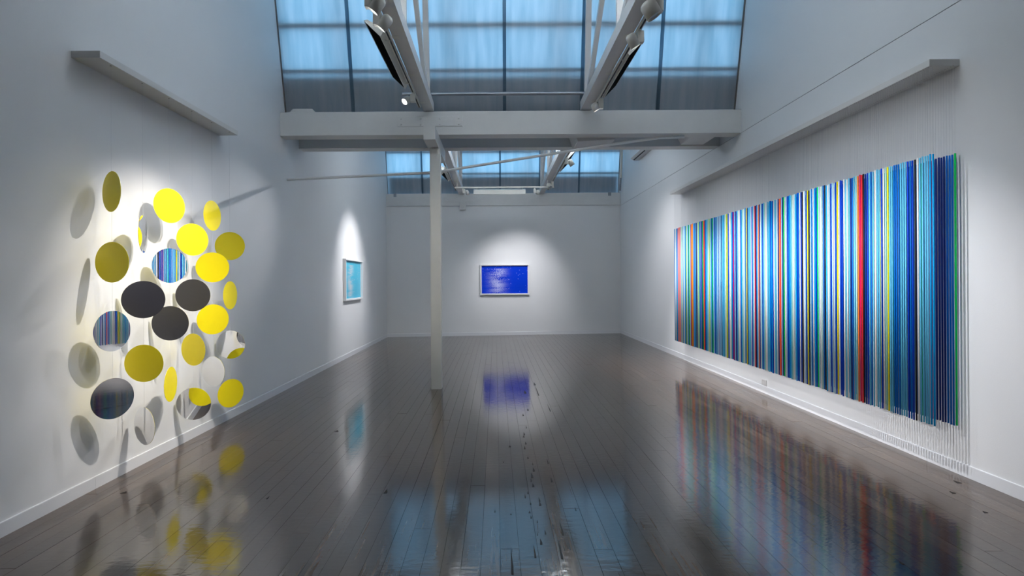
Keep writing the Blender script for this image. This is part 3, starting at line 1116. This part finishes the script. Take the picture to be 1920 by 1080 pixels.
# ------------------------------------------------------------------ right artwork: shelf and two rows of hanging rods
SHR = 3.080
XA, XB = 3.255, 3.415
sr = thing('hanging_shelf', 'long white ledge on the right wall from which the coloured rods hang', 'shelf', (XR, 3.968, SHR), group='white hanging ledges')
box('ledge', -0.224, 0, 0, 5.90, 0, 0.052, M['shelf'], sr, 0.002)

PAL = {
    'n': ('navy blue', (6, 44, 128)), 'r': ('royal blue', (0, 62, 190)), 'b': ('mid blue', (0, 106, 196)),
    's': ('sky blue', (0, 160, 226)), 'c': ('light cyan', (98, 190, 226)), 'p': ('pale blue', (168, 216, 236)),
    'm': ('pale mint', (164, 216, 208)), 'w': ('white', (236, 234, 232)), 'k': ('black', (34, 32, 38)),
    'y': ('yellow', (242, 226, 10)), 'l': ('lime', (176, 214, 84)), 'g': ('green', (0, 206, 96)),
    'd': ('dark green', (0, 120, 84)), 'e': ('red', (244, 44, 52)), 'f': ('crimson', (224, 22, 84)),
    'o': ('orange', (255, 130, 62)), 'a': ('amber', (228, 158, 20)), 'q': ('pink', (246, 186, 194)),
    'h': ('salmon', (252, 134, 116)), 'u': ('magenta', (186, 44, 128)), 'v': ('purple', (108, 82, 156)),
    'x': ('grey', (158, 174, 178)), 't': ('olive', (150, 170, 110)),
}
RM = {}
for k_, (nm, rgb) in PAL.items():
    RM[k_] = mat('rod_paint_' + nm.replace(' ', '_'), srgb(*rgb), 0.5, noise=0.015, nscale=40, spec=0.15)
# front row, nearest the camera first
ROW_A = ('ss' 'cccc' 'wk' 'rbr' 'ccc' 'bbb' 'cc' 'y' 'm' 'w' 'r' 'cc' 'w' 'c' 'b' 'c' 'r' 'n' 'k' 'e' 'f' 'o' 'm' 'c' 'b' 'n'
         'c' 'w' 'c' 'w' 'rr' 'w' 'y' 'r' 'pp' 'r' 'p' 'w' 's' 'k' 'b' 'm' 'w' 'p' 'g'
         'r' 's' 'w' 'b' 'p' 'k' 'y' 'r' 'p' 'w' 'k' 'r' 'w' 'b' 'r' 's' 'p' 'w' 'm' 'c' 's' 'b' 'r' 'p' 'w' 'g' 'n' 'p' 'e'
         'o' 'n' 'w' 'cc' 'w' 'r' 's' 'r' 's' 'cc' 'ww' 'm' 'c' 'r' 'c' 'w' 'n' 'o' 'p' 'b' 'k' 'f' 'w' 'c' 'r' 'w' 'ccc' 'n' 'y' 'b' 'c' 'w' 'm'
         'm' 's' 'r' 'ww' 'm' 'c' 'r' 'n' 'p' 'b' 'f' 'r' 's' 'm' 'ww' 'r' 'b' 'y' 'l' 'w' 'm' 'c' 's' 'cc' 'n' 'p' 's' 'w' 'b' 'pp' 'b' 'c' 'r' 'b' 'p' 'c' 'g' 'n' 's' 'mm' 'l' 'w'
         'm' 'cc' 's' 'b' 'n' 'e' 'o' 'd' 'g' 'n' 'r' 'x' 'b' 'b' 'm' 'l' 'm' 'x' 'n' 'k' 'c' 'b' 'b' 'c' 'b' 'o' 'a' 'a' 'f' 'v' 'm' 'p' 'g' 'd' 'b' 'pp' 'l' 't' 'b' 's' 'p' 'w' 'p' 'b' 'p' 'y' 'p' 'c'
         'q' 'h' 'h' 'x' 'h' 'q' 'u' 'c' 's' 'b' 'w' 'w' 'p' 'b')
ROW_B = 'gbbb' 'nnnn' 'b' 'u' 'q' 'v' 'n' 'g' 'b' 's' 'p' 'b' 'n' 'x' 's' 'b' 'd' 'x' 'b' 'd' 'b'
rb = random.Random(11)
while len(ROW_B) < 240:
    ROW_B += rb.choice('bbbbnnrrsscccpwxkmdyuqo' if rb.random() < 0.5 else 'bbnnrsscpx')
PITCH_A, PITCH_B = 0.0241, 0.0246
YA0, YBB0 = 3.962, 3.955
ZT, ZBOT, RR = 2.424, 0.405, 0.0061
ROWLEN = ZT - ZBOT


def rod_mesh(name, m, n=8):
    me_ = bpy.data.meshes.new(name)
    bm_ = bmesh.new()
    bm_tube(bm_, (0, 0, 0), (0, 0, ROWLEN), RR, n)
    for f_ in bm_.faces:
        f_.smooth = len(f_.verts) == 4
    bm_.to_mesh(me_)
    bm_.free()
    me_.materials.append(m)
    return me_


rod_me = {k_: rod_mesh('rod_' + PAL[k_][0].replace(' ', '_'), RM[k_]) for k_ in PAL}
lm = bpy.data.meshes.new('nylon_line')
bm = bmesh.new()
bm_tube(bm, (0, 0, ROWLEN), (0, 0, SHR - ZBOT - 0.004), 0.0007, 4)
bm.to_mesh(lm)
bm.free()
lm.materials.append(M['line'])
keys = list(PAL)
rest_v, rest_f, rest_m = [], [], []


def ordinal(n):
    suf = 'th' if 10 <= n % 100 <= 20 else {1: 'st', 2: 'nd', 3: 'rd'}.get(n % 10, 'th')
    return '%d%s' % (n, suf)


holes = bmesh.new()
NA = min(len(ROW_A), 245)
for row, X, seq, y0, pitch, nmax, nind in (('front', XA, ROW_A, YA0, PITCH_A, NA, 206),
                                           ('wall-side', XB, ROW_B, YBB0, PITCH_B, 238, 94)):
    for i in range(nmax):
        y = y0 + i * pitch
        if y > 3.968 + 5.89:
            break
        k_ = seq[i]
        dz = rb.uniform(-0.006, 0.004)
        dx = rb.uniform(-0.0015, 0.0015)
        bm_tube(holes, (X - XR, y + 0.012 - 3.968, -0.0006), (X - XR, y + 0.012 - 3.968, 0.0004), 0.003, 4)
        if i < nind:
            o = link(bpy.data.objects.new('hanging_rod', rod_me[k_]))
            o.location = (X + dx, y, ZBOT + dz)
            place = 'nearest the camera' if i == 0 else '%s from the camera end' % ordinal(i + 1)
            tag(o, '%s rod, %s in the %s row of the striped hanging' % (PAL[k_][0], place, row), 'rod',
                'coloured rods of the striped hanging')
            ln_ = link(bpy.data.objects.new('nylon_line', lm), o)
        else:
            b0 = len(rest_v)
            n = 6
            for z in (ZBOT + dz, ZT + dz):
                for q in range(n):
                    a = 2 * math.pi * q / n
                    rest_v.append((X + dx + RR * math.cos(a), y + RR * math.sin(a), z))
            for q in range(n):
                rest_f.append((b0 + q, b0 + (q + 1) % n, b0 + n + (q + 1) % n, b0 + n + q))
            rest_f.append(tuple(b0 + q for q in range(n))[::-1])
            rest_f.append(tuple(b0 + n + q for q in range(n)))
            rest_m += [keys.index(k_)] * (n + 2)
            b0 = len(rest_v)
            for z in (ZT + dz, SHR - 0.0015):
                for q in range(3):
                    a = 2 * math.pi * q / 3
                    rest_v.append((X + dx + 0.0007 * math.cos(a), y + 0.0007 * math.sin(a), z))
            for q in range(3):
                rest_f.append((b0 + q, b0 + (q + 1) % 3, b0 + 3 + (q + 1) % 3, b0 + 3 + q))
            rest_m += [len(keys)] * 3
bm_obj('drilled_holes', holes, M['hole'], sr)
ro = mesh_obj('hanging_rods', rest_v, rest_f, None)
for k_ in keys:
    ro.data.materials.append(RM[k_])
ro.data.materials.append(M['line'])
for p, mi in zip(ro.data.polygons, rest_m):
    p.material_index = mi
    p.use_smooth = len(p.vertices) == 4
ro['kind'] = 'stuff'
tag(ro, 'remaining coloured rods at the far end of the striped hanging', 'rods', 'coloured rods of the striped hanging')

# ------------------------------------------------------------------ small wall things
ou = thing('power_outlet', 'small white power outlet low on the right wall under the rods', 'outlet', (XR, 6.88, 0.17))
box('plate', -0.010, 0, -0.06, 0.06, -0.038, 0.038, M['outlet'], ou, 0.003)
for yy in (-0.028, 0.028):
    box('socket', -0.013, -0.010, yy - 0.016, yy + 0.016, -0.022, 0.004, M['outlet'], ou, 0.001)
    box('switch', -0.014, -0.010, yy - 0.007, yy + 0.007, 0.012, 0.026, M['outlet'], ou, 0.001)

ac = thing('air_conditioner', 'white split air conditioner high on the right wall behind the beams', 'air conditioner', (XR, 11.75, 4.37))
prism('casing', [(0, 0), (-0.13, -0.005), (-0.205, 0.05), (-0.215, 0.27), (-0.19, 0.29), (0, 0.29)], 'y', 0, 1.05, M['acw'], ac)
prism('vent_slot', [(-0.128, -0.0065), (-0.152, 0.0088), (-0.150, 0.0118), (-0.126, -0.003)], 'y', 0.05, 1.0, M['dark'], ac)
